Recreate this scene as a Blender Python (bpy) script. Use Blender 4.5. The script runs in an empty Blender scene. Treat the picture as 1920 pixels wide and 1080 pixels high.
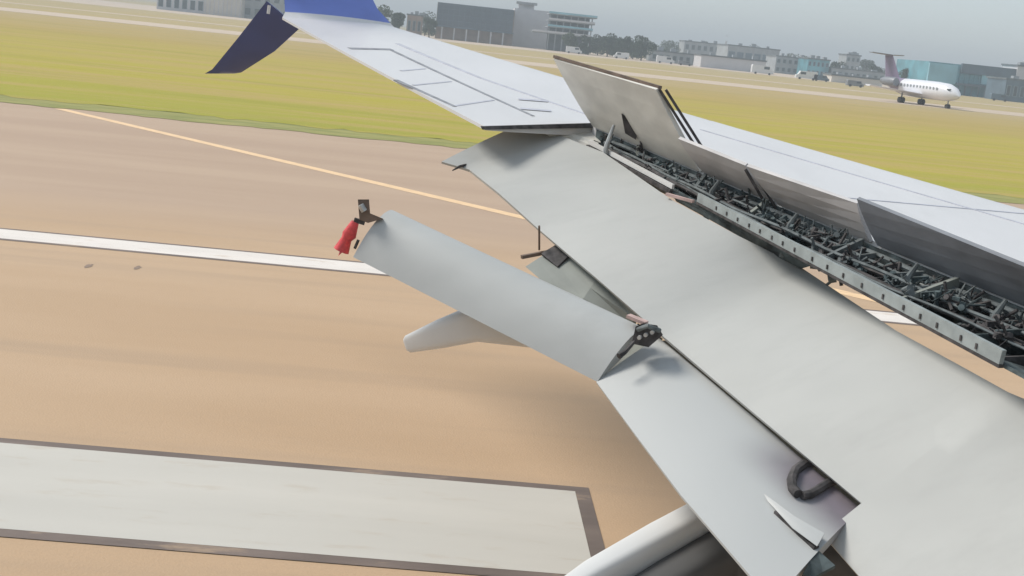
import bpy, bmesh, math, random
from mathutils import Vector, Matrix
R_ = math.radians
random.seed(7)
S = bpy.context.scene
COL = S.collection
# ---------------------------------------------------------------- camera
cam_d = bpy.data.cameras.new('camera'); cam = bpy.data.objects.new('camera', cam_d); COL.objects.link(cam)
cam_d.sensor_width = 36.0; cam_d.lens = 36.0 * 2340.0 / 1920.0
cam_d.clip_start = 0.05; cam_d.clip_end = 6000
pitch, yaw, roll = math.atan(471.6 / 2340.0), R_(3.3), R_(6.0)
fw = Vector((math.sin(yaw) * math.cos(pitch), math.cos(yaw) * math.cos(pitch), -math.sin(pitch)))
rt = Vector((math.cos(yaw), -math.sin(yaw), 0.0)); up = rt.cross(fw)
r2 = rt * math.cos(roll) + up * math.sin(roll); u2 = up * math.cos(roll) - rt * math.sin(roll)
cam.matrix_world = Matrix(((r2.x, u2.x, -fw.x, 0.0), (r2.y, u2.y, -fw.y, 0.0), (r2.z, u2.z, -fw.z, 4.1), (0, 0, 0, 1)))
S.camera = cam
# ---------------------------------------------------------------- sky, sun, exposure
SUN_EL, SUN_AZ = R_(45), R_(-62)          # azimuth clockwise from +Y towards +X
w = bpy.data.worlds.new('World'); S.world = w; w.use_nodes = True
nt = w.node_tree; bg = nt.nodes['Background']
sk = nt.nodes.new('ShaderNodeTexSky'); sk.sky_type = 'NISHITA'; sk.sun_disc = False
sk.sun_elevation = SUN_EL; sk.sun_rotation = SUN_AZ % (2 * math.pi); sk.air_density = 1.0; sk.dust_density = 0.6; sk.ozone_density = 2.0
mx = nt.nodes.new('ShaderNodeMix'); mx.data_type = 'RGBA'; mx.inputs[0].default_value = 0.65
mx.inputs[7].default_value = (3.9, 4.25, 4.4, 1)           # an even veil of high haze over the blue
nt.links.new(sk.outputs[0], mx.inputs[6]); nt.links.new(mx.outputs[2], bg.inputs[0]); bg.inputs[1].default_value = 0.10
sd = bpy.data.lights.new('sun', 'SUN'); sd.energy = 2.2; sd.angle = R_(22); sd.color = (1.0, 0.95, 0.87)
sun = bpy.data.objects.new('sun', sd); COL.objects.link(sun)
tosun = Vector((math.sin(SUN_AZ) * math.cos(SUN_EL), math.cos(SUN_AZ) * math.cos(SUN_EL), math.sin(SUN_EL)))
sun.rotation_euler = tosun.to_track_quat('Z', 'Y').to_euler(); sun.location = (0, 0, 60)
S.view_settings.view_transform = 'Standard'; S.view_settings.look = 'None'
S.view_settings.exposure = 0.82; S.view_settings.gamma = 1.0; S.view_settings.use_curve_mapping = False

# ---------------------------------------------------------------- materials
def mat(name, col, rough=0.6, var=0.06, scale=3.0, stretch=(1, 1, 1), bump=0.0, metal=0.0, col2=None, detail=4, coat=0.0):
    m = bpy.data.materials.new(name); m.use_nodes = True
    n = m.node_tree.nodes; l = m.node_tree.links; b = n['Principled BSDF']
    b.inputs['Roughness'].default_value = rough; b.inputs['Metallic'].default_value = metal
    b.inputs['Coat Weight'].default_value = coat
    tc = n.new('ShaderNodeTexCoord'); mp = n.new('ShaderNodeMapping'); mp.inputs['Scale'].default_value = stretch
    no = n.new('ShaderNodeTexNoise'); no.inputs['Scale'].default_value = scale; no.inputs['Detail'].default_value = detail
    l.new(tc.outputs['Object'], mp.inputs[0]); l.new(mp.outputs[0], no.inputs['Vector'])
    r = n.new('ShaderNodeValToRGB'); c2 = col2 or tuple(c * (1 + var) for c in col); c1 = col if col2 else tuple(c * (1 - var) for c in col)
    r.color_ramp.elements[0].position = 0.35; r.color_ramp.elements[1].position = 0.65
    r.color_ramp.elements[0].color = (*c1, 1); r.color_ramp.elements[1].color = (*c2, 1)
    l.new(no.outputs[0], r.inputs[0]); l.new(r.outputs[0], b.inputs['Base Color'])
    if bump:
        bp = n.new('ShaderNodeBump'); bp.inputs['Strength'].default_value = bump; bp.inputs['Distance'].default_value = 0.02
        l.new(no.outputs[0], bp.inputs['Height']); l.new(bp.outputs[0], b.inputs['Normal'])
    return m
M = {}
M['white'] = mat('wing_white_paint', (0.57, 0.565, 0.565), 0.42, 0.035, 1.1, (1, .6, 1), coat=.1)
M['white2'] = mat('wing_rear_panel_paint', (0.48, 0.49, 0.51), 0.45, 0.06, 3.0, (1, .5, 1))
M['greyp'] = mat('grey_flap_paint', (0.365, 0.37, 0.355), 0.6, 0.045, 1.8, (.35, 1, 1))
M['greyp2'] = mat('grey_aft_flap_paint', (0.39, 0.40, 0.395), 0.48, 0.03, 1.7, (.6, 1, 1))
M['brk'] = mat('scuffed_grey_flap_paint', (0.42, 0.43, 0.42), 0.5, 0.05, 2.2, (.6, 1, 1))
M['fair'] = mat('fairing_paint', (0.58, 0.58, 0.57), 0.45, 0.04, 2)
M['spoil'] = mat('spoiler_underside', (0.58, 0.57, 0.53), 0.6, 0.10, 3.0, (.6, 1, 2))
M['spoil_half'] = mat('half_shaded_spoiler_underside', (.42, .41, .41), 0.6, 0.15, 2.5, (.6, 1, 2))  # same undersides as the outboard one, colour lowered to stand in for shade
M['spoil_shade'] = mat('shaded_spoiler_underside', (.17, .185, .21), 0.6, 0.25, 2.0, (.6, 1, 2))  # inboard spoilers: shade painted in as a much darker bluish colour
M['cove'] = mat('cove_shaded_primer', (0.055, 0.072, 0.075), 0.9, 0.6, 9.0, bump=.6)  # primer kept very dark so its colour carries the open bay's shade
M['spar'] = mat('grey_green_primer', (.21, .225, .205), .7, .12, 3.0)
M['fairshade'] = mat('fairing_underside_shade', (.075, .075, .075), .6, .08, 2.0)  # dark colour stands in for shade on the fairing's underside
M['steel'] = mat('bare_steel', (0.42, 0.43, 0.43), 0.4, 0.2, 14.0, metal=.4)
M['link'] = mat('dull_grey_linkage', (0.115, 0.13, 0.132), 0.85, 0.3, 14.0)
M['dark'] = mat('dark_greasy_metal', (0.05, 0.045, 0.045), 0.8, 0.5, 16.0)
M['rail'] = mat('perforated_rail_alloy', (0.27, 0.30, 0.30), 0.6, 0.15, 8.0)
M['brown'] = mat('brown_sealant', (0.12, 0.085, 0.065), 0.7, 0.3, 12.0)
M['pinkp'] = mat('bare_composite', (0.50, 0.36, 0.33), 0.7, 0.15, 12.0)
M['purple'] = mat('aft_flap_recess_shade', (0.155, 0.135, 0.155), 0.6, 0.15, 5.0)  # shading of the track recess, painted as a purplish tone
M['red'] = mat('torn_red_sealant', (0.55, 0.05, 0.055), 0.5, 0.2, 30.0)
M['navy'] = mat('navy_winglet_paint', (0.03, 0.055, 0.18), 0.35, 0.08, 2.0, coat=.3)
M['blue'] = mat('blue_winglet_paint', (0.13, 0.19, 0.52), 0.35, 0.08, 2.0, coat=.3)
M['seam'] = mat('panel_seam', (0.22, 0.23, 0.25), 0.7, 0.2, 10.0)
M['seaml'] = mat('pale_panel_seam', (0.42, 0.43, 0.48), 0.7, 0.1, 10.0)

def runway_mat():
    m = bpy.data.materials.new('tan_concrete'); m.use_nodes = True
    n = m.node_tree.nodes; l = m.node_tree.links; b = n['Principled BSDF']; b.inputs['Roughness'].default_value = 0.9
    tc = n.new('ShaderNodeTexCoord')
    def noise(sc, st, det=5, rough=.55):
        mp = n.new('ShaderNodeMapping'); mp.inputs['Scale'].default_value = st; l.new(tc.outputs['Object'], mp.inputs[0])
        no = n.new('ShaderNodeTexNoise'); no.inputs['Scale'].default_value = sc; no.inputs['Detail'].default_value = det; no.inputs['Roughness'].default_value = rough
        l.new(mp.outputs[0], no.inputs[0]); return no.outputs[0]
    def mix(f, a, bb, lo, hi, amt=1.0):
        mr = n.new('ShaderNodeMapRange'); mr.inputs['From Min'].default_value = lo; mr.inputs['From Max'].default_value = hi; mr.inputs['To Max'].default_value = amt
        l.new(f, mr.inputs[0]); x = n.new('ShaderNodeMix'); x.data_type = 'RGBA'; l.new(mr.outputs[0], x.inputs[0])
        for v, i in ((a, 6), (bb, 7)):
            if isinstance(v, tuple): x.inputs[i].default_value = (*v, 1)
            else: l.new(v, x.inputs[i])
        return x.outputs[2]
    c = mix(noise(.35, (.25, 1, 1)), CONC1, CONC2, .38, .62)
    c = mix(noise(1.1, (.06, 1, 1)), c, RUB, .52, .8, .6)      # rubber streaks run along the runway
    c = mix(noise(26, (.5, 1, 1), 4, .7), c, RUB, .5, .78, .32)
    sx = n.new('ShaderNodeSeparateXYZ'); l.new(tc.outputs['Object'], sx.inputs[0])
    mr = n.new('ShaderNodeMapRange'); mr.inputs['From Min'].default_value = 22; mr.inputs['From Max'].default_value = 26
    l.new(sx.outputs[1], mr.inputs[0]); x = n.new('ShaderNodeMix'); x.data_type = 'RGBA'; l.new(mr.outputs[0], x.inputs[0])
    l.new(c, x.inputs[6]); c2 = mix(noise(.5, (.12, 1, 1)), SH1, SH2, .35, .65); l.new(c2, x.inputs[7])
    l.new(x.outputs[2], b.inputs['Base Color'])
    bp = n.new('ShaderNodeBump'); bp.inputs['Strength'].default_value = .4; bp.inputs['Distance'].default_value = .01
    l.new(noise(40, (1, 1, 1), 2), bp.inputs['Height']); l.new(bp.outputs[0], b.inputs['Normal'])
    return m
CONC1, CONC2, RUB = (.43, .295, .18), (.465, .325, .205), (.33, .24, .165)
SH1, SH2 = (.38, .27, .19), (.42, .305, .215)
M['conc'] = runway_mat()

def worn(m, under, lo=.56, hi=.66, amt=.55, sc=5.0, st=(.25, 1, 1)):
    n = m.node_tree.nodes; l = m.node_tree.links; b = n['Principled BSDF']; src = b.inputs['Base Color'].links[0].from_socket
    tc = n.new('ShaderNodeTexCoord'); mp = n.new('ShaderNodeMapping'); mp.inputs['Scale'].default_value = st
    no = n.new('ShaderNodeTexNoise'); no.inputs['Scale'].default_value = sc; no.inputs['Detail'].default_value = 9; no.inputs['Roughness'].default_value = .7
    l.new(tc.outputs['Object'], mp.inputs[0]); l.new(mp.outputs[0], no.inputs[0])
    mr = n.new('ShaderNodeMapRange'); mr.inputs['From Min'].default_value = lo; mr.inputs['From Max'].default_value = hi; mr.inputs['To Max'].default_value = amt
    x = n.new('ShaderNodeMix'); x.data_type = 'RGBA'; l.new(no.outputs[0], mr.inputs[0]); l.new(mr.outputs[0], x.inputs[0]); l.new(src, x.inputs[6]); x.inputs[7].default_value = (*under, 1)
    l.new(x.outputs[2], b.inputs['Base Color'])
def grass_mat():
    m = bpy.data.materials.new('dry_grass'); m.use_nodes = True
    n = m.node_tree.nodes; l = m.node_tree.links; b = n['Principled BSDF']; b.inputs['Roughness'].default_value = 1.0
    b.inputs['Specular IOR Level'].default_value = .1
    tc = n.new('ShaderNodeTexCoord'); sx = n.new('ShaderNodeSeparateXYZ'); l.new(tc.outputs['Object'], sx.inputs[0])
    def noise(sc, st, det=5):
        mp = n.new('ShaderNodeMapping'); mp.inputs['Scale'].default_value = st; l.new(tc.outputs['Object'], mp.inputs[0])
        no = n.new('ShaderNodeTexNoise'); no.inputs['Scale'].default_value = sc; no.inputs['Detail'].default_value = det
        l.new(mp.outputs[0], no.inputs[0]); return no.outputs[0]
    nz = noise(.05, (.35, 1, 1)); ad = n.new('ShaderNodeMath'); ad.operation = 'MULTIPLY_ADD'; ad.inputs[1].default_value = 60; 
    l.new(nz, ad.inputs[0]); l.new(sx.outputs[1], ad.inputs[2])
    mr = n.new('ShaderNodeMapRange'); mr.inputs['From Min'].default_value = 70; mr.inputs['From Max'].default_value = 330; l.new(ad.outputs[0], mr.inputs[0])
    r = n.new('ShaderNodeValToRGB'); e = r.color_ramp.elements
    cols = [(0.0, GR[0]), (0.09, GR[1]), (0.2, GR[2]), (0.33, GR[3]), (0.5, GR[4]), (0.72, GR[5])]
    e[0].position = 0; e[0].color = (*cols[0][1], 1); e[1].position = cols[1][0]; e[1].color = (*cols[1][1], 1)
    for p, c in cols[2:]:
        q = e.new(p); q.color = (*c, 1)
    l.new(mr.outputs[0], r.inputs[0])
    def over(c, f, col, lo, hi, amt):
        q = n.new('ShaderNodeMapRange'); q.inputs['From Min'].default_value = lo; q.inputs['From Max'].default_value = hi; q.inputs['To Max'].default_value = amt
        l.new(f, q.inputs[0]); x = n.new('ShaderNodeMix'); x.data_type = 'RGBA'; l.new(q.outputs[0], x.inputs[0]); l.new(c, x.inputs[6]); x.inputs[7].default_value = (*col, 1); return x.outputs[2]
    c = over(r.outputs[0], noise(.22, (.15, 1, 1)), GR[6], .5, .75, .55)
    c = over(c, noise(.35, (.10, 1, 1)), GR[7], .46, .62, .75)
    c = over(c, noise(.9, (.12, 1, 1)), GR[7], .5, .7, .45)
    c = over(c, noise(9, (.5, 1, 1), 3), GR[6], .5, .8, .35)
    l.new(c, b.inputs['Base Color'])
    bp = n.new('ShaderNodeBump'); bp.inputs['Strength'].default_value = .6; bp.inputs['Distance'].default_value = .05
    l.new(noise(14, (1, 1, 1), 3), bp.inputs['Height']); l.new(bp.outputs[0], b.inputs['Normal'])
    return m
#      edge green        yellow green      olive           tan olive        tan              far tan          dark patch       straw patch
GR = [(.30, .30, .055), (.38, .33, .06), (.39, .33, .07), (.38, .29, .10), (.40, .31, .17), (.42, .34, .20), (.25, .24, .06), (.42, .31, .12)]
M['grass'] = grass_mat()
M['grassdk'] = mat('edge_grass', (.20, .21, .055), 1.0, .0, 1.5, (.3, 1, 1), col2=(.29, .27, .085))
M['paintw'] = mat('worn_white_runway_paint', (.66, .61, .56), .8, .04, 2.5, (.3, 1, 1))
M['paintbar'] = mat('broad_bar_white_paint', (.485, .465, .42), .8, .05, 1.2, (.15, 1, 1), bump=.1)
M['painty'] = mat('faded_yellow_paint', (.72, .50, .29), .8, .05, 3.0)
M['paintk'] = mat('black_marking_outline', (.145, .112, .095), .8, .2, 3.0, (.3, 1, 1))
worn(M['greyp'], (.27, .275, .265), lo=.5, hi=.78, amt=.35, sc=2.6, st=(.35, 1.6, 1)); worn(M['white'], (.46, .46, .455), lo=.5, hi=.8, amt=.4, sc=2.0, st=(1.4, .4, 1)); worn(M['brk'], (.33, .33, .32), lo=.5, hi=.8, amt=.4, sc=3.5, st=(.5, 1, 1))
worn(M['paintbar'], (.40, .33, .25), amt=.3); worn(M['paintw'], (.45, .34, .24), amt=.4); worn(M['painty'], (.42, .30, .20), amt=.5); worn(M['paintk'], (.40, .29, .19), amt=.6, sc=3)
M['tar'] = mat('faded_tar', (.22, .16, .12), .9, .1, 3.0)
M['taxi'] = mat('pale_taxiway', (.50, .40, .30), .9, .06, .3, (.1, 1, 1))

# ---------------------------------------------------------------- helpers
def tag(o, label=None, cat=None, group=None, kind=None):
    if label: o['label'] = label
    if cat: o['category'] = cat
    if group: o['group'] = group
    if kind: o['kind'] = kind
    return o
def mesh(name, vs, fs, m, parent=None, smooth=False):
    me = bpy.data.meshes.new(name); me.from_pydata([tuple(v) for v in vs], [], fs); me.materials.append(m)
    bm = bmesh.new(); bm.from_mesh(me); bmesh.ops.recalc_face_normals(bm, faces=bm.faces); bm.to_mesh(me); bm.free()
    if smooth:
        me.polygons.foreach_set('use_smooth', [True] * len(me.polygons))
        me.set_sharp_from_angle(angle=R_(40))
    me.update()
    o = bpy.data.objects.new(name, me); COL.objects.link(o)
    if parent: o.parent = parent; o.matrix_parent_inverse = parent.matrix_world.inverted()
    return o
def empty(name, loc, label, cat, group=None, rz=0.0):
    o = bpy.data.objects.new(name, None); COL.objects.link(o); o.location = loc; o.rotation_euler = (0, 0, rz)
    bpy.context.view_layer.update()
    return tag(o, label, cat, group)
V = lambda p: Vector(p)
def lerp(a, b, t): return V(a) * (1 - t) + V(b) * t
class MB:
    def __init__(s): s.v = []; s.f = []
    def add(s, vs, fs):
        k = len(s.v); s.v += [tuple(v) for v in vs]; s.f += [tuple(i + k for i in f) for f in fs]; return s
    def box(s, x0, x1, y0, y1, z0, z1):
        vs = [(x, y, z) for x in (x0, x1) for y in (y0, y1) for z in (z0, z1)]
        return s.add(vs, [(0, 1, 3, 2), (4, 6, 7, 5), (0, 4, 5, 1), (2, 3, 7, 6), (0, 2, 6, 4), (1, 5, 7, 3)])
    def bar(s, a, b, wd, ht, upv=(0, 0, 1), wd2=None, ht2=None):
        a, b = V(a), V(b); d = (b - a).normalized(); sd_ = d.cross(V(upv)).normalized(); u = sd_.cross(d)
        vs = []
        for p, w_, h_ in ((a, wd, ht), (b, wd2 or wd, ht2 or ht)):
            for sx, sz in ((-1, -1), (1, -1), (1, 1), (-1, 1)): vs.append(p + sd_ * sx * w_ / 2 + u * sz * h_ / 2)
        return s.add(vs, [(0, 1, 2, 3), (4, 7, 6, 5), (0, 4, 5, 1), (1, 5, 6, 2), (2, 6, 7, 3), (3, 7, 4, 0)])
    def tube(s, pts, r, n=8):
        pts = [V(p) for p in pts]; vs = []; fs = []
        rr = r if isinstance(r, (list, tuple)) else [r] * len(pts)
        ref = V((0, 0, 1)) if abs((pts[-1] - pts[0]).normalized().z) < .9 else V((1, 0, 0))
        for i, p in enumerate(pts):
            d = (pts[min(i + 1, len(pts) - 1)] - pts[max(i - 1, 0)]).normalized(); a = d.cross(ref).normalized(); b = a.cross(d)
            for k in range(n):
                t = 2 * math.pi * k / n; vs.append(p + (a * math.cos(t) + b * math.sin(t)) * rr[i])
        for i in range(len(pts) - 1):
            for k in range(n): fs.append((i * n + k, i * n + (k + 1) % n, (i + 1) * n + (k + 1) % n, (i + 1) * n + k))
        fs += [tuple(range(n)), tuple((len(pts) - 1) * n + k for k in range(n - 1, -1, -1))]
        return s.add(vs, fs)
    def slab(s, A, B, th, n=6, bulge=0.0, down=None, edge=0.25):
        """solid panel between polylines A (front edge) and B (rear edge); th thickness, bulge convexity"""
        A = [V(p) for p in A]; B = [V(p) for p in B]; N = len(A); vs = []
        dn = V(down).normalized() if down else None
        for side in (0, 1):
            for i in range(N):
                c = B[i] - A[i]
                j = min(i + 1, N - 1); k = max(i - 1, 0); sp = A[j] - A[k]
                nn = c.cross(sp).normalized()
                if nn.z < 0: nn = -nn
                if dn is not None: nn = -dn
                for q in range(n + 1):
                    t = q / n; h = bulge * 4 * t * (1 - t) * c.length
                    prof = edge + (1 - edge) * math.sqrt(max(0, 4 * t * (1 - t)))
                    vs.append(A[i] + c * t + nn * (h - (th * prof if side else 0)))
        fs = []; o = N * (n + 1)
        for i in range(N - 1):
            for q in range(n):
                a = i * (n + 1) + q; fs.append((a, a + 1, a + n + 2, a + n + 1)); fs.append((o + a, o + a + n + 1, o + a + n + 2, o + a + 1))
            a = i * (n + 1); fs.append((a, a + n + 1, o + a + n + 1, o + a)); a += n; fs.append((a, o + a, o + a + n + 1, a + n + 1))
        for q in range(n):
            fs.append((q, o + q, o + q + 1, q + 1)); a = (N - 1) * (n + 1) + q; fs.append((a, a + 1, o + a + 1, o + a))
        return s.add(vs, fs)
    def build(s, name, m, parent=None, smooth=False): return mesh(name, s.v, s.f, m, parent, smooth)
def subdiv(P_, k):
    out = []
    for a, b in zip(P_[:-1], P_[1:]):
        for i in range(k): out.append(lerp(a, b, i / k))
    out.append(V(P_[-1])); return out

# ---------------------------------------------------------------- the ground
def sheet(name, pts, z, m):
    o = mesh(name, [(x, y, z) for x, y in pts], [tuple(range(len(pts)))], m); return tag(o, kind='structure')
def strip(name, y0, y1, z, m, x0=-1500, x1=1500, jit=0.0, step=4.0):
    """sheet along the runway; jit roughens its near edge y0"""
    xs = [x0]; x = -90.0
    if jit:
        while x < 110: xs.append(x); x += step
    xs.append(x1); vs = []; fs = []
    for i, x in enumerate(xs):
        j = random.uniform(-jit, jit) if 0 < i < len(xs) - 1 else 0
        vs += [(x, y0 + j, z), (x, y1, z)]
    for i in range(len(xs) - 1): a = 2 * i; fs.append((a, a + 2, a + 3, a + 1))
    return tag(mesh(name, vs, fs, m), kind='structure')
ground = sheet('ground', [(-3000, -400), (3000, -400), (3000, 4500), (-3000, 4500)], -0.02, M['grass'])
runway = strip('runway', -40, 45.2, 0.0, M['conc'])
strip('grass_verge', 44.35, 47.2, 0.012, M['grassdk'], jit=.22, step=.45)
strip('grass_field', 46.9, 1500, 0.018, M['grass'], jit=.5, step=.6)
strip('far_taxiway', 186, 212, 0.03, M['taxi'])
strip('perimeter_road', 262, 272, 0.03, M['taxi'])
strip('apron', 395, 640, 0.03, M['taxi'])
strip('edge_line', 20.45, 21.25, 0.004, M['paintw'])
strip('black_line_border', 20.32, 20.45, 0.004, M['paintk']); strip('black_line_border', 21.25, 21.36, 0.004, M['paintk'])
M_b = 1.42
sheet('touchdown_bar', [(-22, 9.14), (M_b, 9.14), (M_b, 11.0), (-22, 11.0)], 0.008, M['paintbar'])
for pts in ([(-22.2, 9.0), (M_b + .14, 9.0), (M_b + .14, 9.14), (-22.2, 9.14)], [(-22.2, 11.0), (M_b + .14, 11.0), (M_b + .14, 11.13), (-22.2, 11.13)],
            [(M_b, 9.14), (M_b + .14, 9.14), (M_b + .14, 11.0), (M_b, 11.0)]):
    sheet('black_bar_border', pts, 0.0065, M['paintk'])
ya, yb = V((-11.985, 42.439, 0.0)), V((1.847, 28.55, 0.0)); yd = (yb - ya).normalized(); yn = V((-yd.y, yd.x, 0)) * .20
a_, b_ = ya - yd * 2.5, yb + yd * 9
sheet('taxiway_lead_line', [tuple((a_ - yn).xy), tuple((b_ - yn).xy), tuple((b_ + yn).xy), tuple((a_ + yn).xy)], 0.004, M['painty'])
def blot(x, y, rx, ry):
    pts = [(x + rx * math.cos(t) * random.uniform(.6, 1.1), y + ry * math.sin(t) * random.uniform(.6, 1.1)) for t in [i * math.pi / 7 for i in range(14)]]
    sheet('tar_spot', pts, 0.004, M['tar'])
for px in ((-5.381, 18.945, 0.0), (-4.695, 19.16, 0.0)): blot(px[0], px[1], .06, .16)

# ---------------------------------------------------------------- far side of the airfield; positions baked from image pixels at chosen depths
M['pale'] = mat('pale_cladding', (.56, .55, .56), .7, .04, .4)
M['cream'] = mat('cream_cladding', (.60, .56, .50), .7, .05, .4)
M['glassd'] = mat('dark_blue_glazing', (.055, .085, .12), .25, .25, .3)
M['teal'] = mat('teal_glazing', (.10, .30, .36), .3, .35, .15)
M['teal2'] = mat('light_teal_cladding', (.24, .47, .55), .5, .12, .2)
M['slate'] = mat('slate_cladding', (.085, .13, .17), .6, .2, .25)
M['brick'] = mat('brown_brickwork', (.27, .20, .16), .8, .15, .5)
M['greyb'] = mat('grey_concrete_wall', (.30, .32, .33), .8, .12, .4)
M['roofd'] = mat('dark_roofing', (.11, .13, .14), .8, .2, .5)
M['shade'] = mat('dark_window_glass', (.05, .07, .08), .3, .2, .5)
M['mull'] = mat('mullion', (.22, .30, .33), .5, .05, 1)
M['leafa'] = mat('dark_leaves', (.045, .075, .035), .9, .4, 1.2)
M['leafb'] = mat('mid_leaves', (.075, .11, .045), .9, .4, 1.2)
M['bark'] = mat('bark', (.12, .09, .07), .9, .2, 2)
M['tyre'] = mat('tyre_rubber', (.03, .03, .03), .8, .2, 5)
M['jetw'] = mat('jet_white_paint', (.72, .72, .75), .35, .03, .5, coat=.3)
M['jetp'] = mat('jet_purple_paint', (.20, .16, .24), .4, .08, .5, coat=.2)
M['jetg'] = mat('jet_grey_metal', (.20, .21, .23), .45, .1, 1)
M['van'] = mat('white_vehicle_paint', (.70, .70, .70), .4, .03, 1)

def bx(name, x0, x1, y0, y1, z0, z1, m, parent):
    return MB().box(x0, x1, y0, y1, z0, z1).build(name, M[m], parent)
def building(name, label, a, b, depth, m, cat='building', roof='roofd', rows=0, cols=0, win='shade', z0=0.0, winf=(.6, .5), group=None, inset=0.0):
    """front face from a=(x,Y,ztop) to b; windows are proud frames with set-in panes"""
    x0, x1 = a[0], b[0]; y = a[1]; h = (a[2] + b[2]) / 2
    t = empty(name, ((x0 + x1) / 2, y, z0), label, cat, group)
    bx('wall', x0, x1, y, y + depth, z0, h, m, t)
    if roof: bx('roof', x0 - .3, x1 + .3, y - .3, y + depth + .3, h, h + .5, roof, t)
    rr_ = random.Random(len(label))
    if roof:
        for k in range(3):
            ux = x0 + (x1 - x0) * (.12 + .3 * k + rr_.uniform(0, .1)); uw = rr_.uniform(.8, 2.2); bx('roof_unit', ux, ux + uw, y + 2, y + 4, h + .5, h + .5 + rr_.uniform(.5, 1.3), 'greyb', t)
    first = None
    for r in range(rows):
        for c in range(cols):
            cw = (x1 - x0) / cols; ch = (h - z0) / rows
            wx, wz = cw * winf[0], ch * winf[1]; cx = x0 + cw * (c + .5); cz = z0 + ch * (r + .5)
            if first is None:
                mb = MB(); f = .12
                for q in ((-wx / 2, wx / 2, -wz / 2, -wz / 2 + f), (-wx / 2, wx / 2, wz / 2 - f, wz / 2), (-wx / 2, -wx / 2 + f, -wz / 2 + f, wz / 2 - f), (wx / 2 - f, wx / 2, -wz / 2 + f, wz / 2 - f)):
                    mb.box(q[0], q[1], -.14, .02, q[2], q[3])
                o = mb.build('window', M['mull'], None); p = MB().box(-wx / 2 + f, wx / 2 - f, -.05, .0, -wz / 2 + f, wz / 2 - f).build('pane', M[win], o); first = (o, p)
            else:
                o = first[0].copy(); COL.objects.link(o); p = first[1].copy(); COL.objects.link(p); p.parent = o; p.matrix_parent_inverse = Matrix.Identity(4)
            o.parent = t; o.matrix_parent_inverse = Matrix.Identity(4)
            o.location = (cx - (x0 + x1) / 2, 0, cz - z0)
            if first[0] is o: p.parent = o; p.matrix_parent_inverse = Matrix.Identity(4)
    return t
# top left
b = building('office_block', 'long pale low building with a row of dark windows at the top left', (-114.88, 480.0, 11.031), (-97.259, 480.0, 11.134), 20, 'pale', rows=2, cols=6, winf=(.62, .62))
b = building('hangar', 'cream windowless hangar with a ribbed front beside the blue winglet', (-97.008, 478.0, 13.973), (-83.315, 478.0, 13.866), 22, 'cream')
for k in range(9):
    x = b.location.x - 6.5 + 1.6 * k; bx('wall_rib', x, x + .25, 477.7, 478, 0, 9, 'pale', b)
building('terminal_wing', 'dull green grey building half hidden behind the winglet', (-83.931, 485.0, 10.551), (-55.57, 485.0, 10.558), 20, 'greyb', rows=2, cols=8)
# middle
building('annex_building', 'small brown flat building between the bushes and the dark glass block', (-21.619, 470.0, 7.383), (-16.126, 470.0, 7.374), 10, 'brick', rows=1, cols=3)
g = building('glass_block', 'dark blue glass building with an overhanging box, brown base below', (-11.184, 480.0, 13.288), (17.943, 480.0, 13.367), 22, 'brick', roof=None, z0=0)
g.children[0].name = 'base_wall'
gx0, gx1 = (-10.968, 480.0, 13.115)[0], (17.523, 480.0, 13.52)[0]; gz = ((-10.968, 480.0, 13.115)[2] + (17.523, 480.0, 13.52)[2]) / 2; gb = (5.477, 480.0, 4.98)[2]
MB().box(gx0 - .2, gx1 + .6, 477.4, 480, gb - .5, gb).build('overhang', M['slate'], g)
npn = 14
for r in range(4):
    for c in range(npn):
        wv = (gx1 - gx0) / npn; hv = (gz - gb) / 4
        if r == 0 and c == 0:
            gp = MB().box(.06, wv - .06, 0, .5, .06, hv - .06).build('glass_pane', M['glassd'], None); o = gp
        else: o = gp.copy(); COL.objects.link(o)
        o.parent = g; o.matrix_parent_inverse = Matrix.Identity(4); o.location = (gx0 + wv * c - g.location.x, 477.7 - g.location.y + random.uniform(0, .05), gb + hv * r)
MB().box(gx0, gx1, 478.2, 480, gb, gz).build('mullion_frame', M['slate'], g)
for k in range(6):
    x = gx0 + 2 + k * 4.6; bx('column', x, x + .5, 477.6, 478.1, 0, gb - .5, 'pale', g)
p = building('white_hall', 'pale lilac windowless hall between dark glass block and parking deck', (18.606, 500.0, 14.564), (33.318, 500.0, 14.654), 20, 'pale', roof=None)
pu = (18.977, 500.0, 17.057), (27.063, 500.0, 16.055)
bx('roof_plant', pu[0][0], pu[1][0], 500, 506, pu[1][2] + .3, pu[0][2] + .2, 'greyb', p); bx('plant_support', pu[0][0] + 1, pu[1][0] - 1, 502, 504, ((18.606, 500.0, 14.564)[2] + (33.318, 500.0, 14.654)[2]) / 2, pu[1][2] + .3, 'pale', p)
# parking deck: open floors
d0, d1 = (30.186, 470.0, 13.518), (48.056, 470.0, 13.435)
t = empty('parking_deck', (d0[0], 470, 0), 'multi storey parking deck with open dark floors and pale slabs', 'parking deck')
top = (d0[2] + d1[2]) / 2; n_f = 4; low = (39.913, 470.0, 6.387)[2]
for k in range(n_f):
    z = low + (top - low) * k / (n_f - 1); ext = (-5.5 if k == 0 else 0)
    bx('floor_slab', d0[0] + ext, d1[0] - (1.0 * (3 - k) * .6), 470, 486, z - .35, z, 'greyb', t)
    bx('parapet', d0[0] + ext, d1[0] - (1.0 * (3 - k) * .6), 469.7, 470, z, z + .7, 'pale' if k % 2 == 0 else 'teal2', t)
for k in range(7):
    x = d0[0] + .4 + k * 2.6; bx('column', x, x + .4, 471, 471.4, 0, top - .3, 'greyb', t)
bx('core_wall', d0[0] + 1, d1[0] - 2, 477, 484, 0, top - .4, 'roofd', t)
building('low_shed', 'long low shed with a flat dark roof right of the tall trees', (68.895, 465.0, 3.591), (86.379, 465.0, 3.83), 12, 'greyb', rows=1, cols=7)
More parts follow.
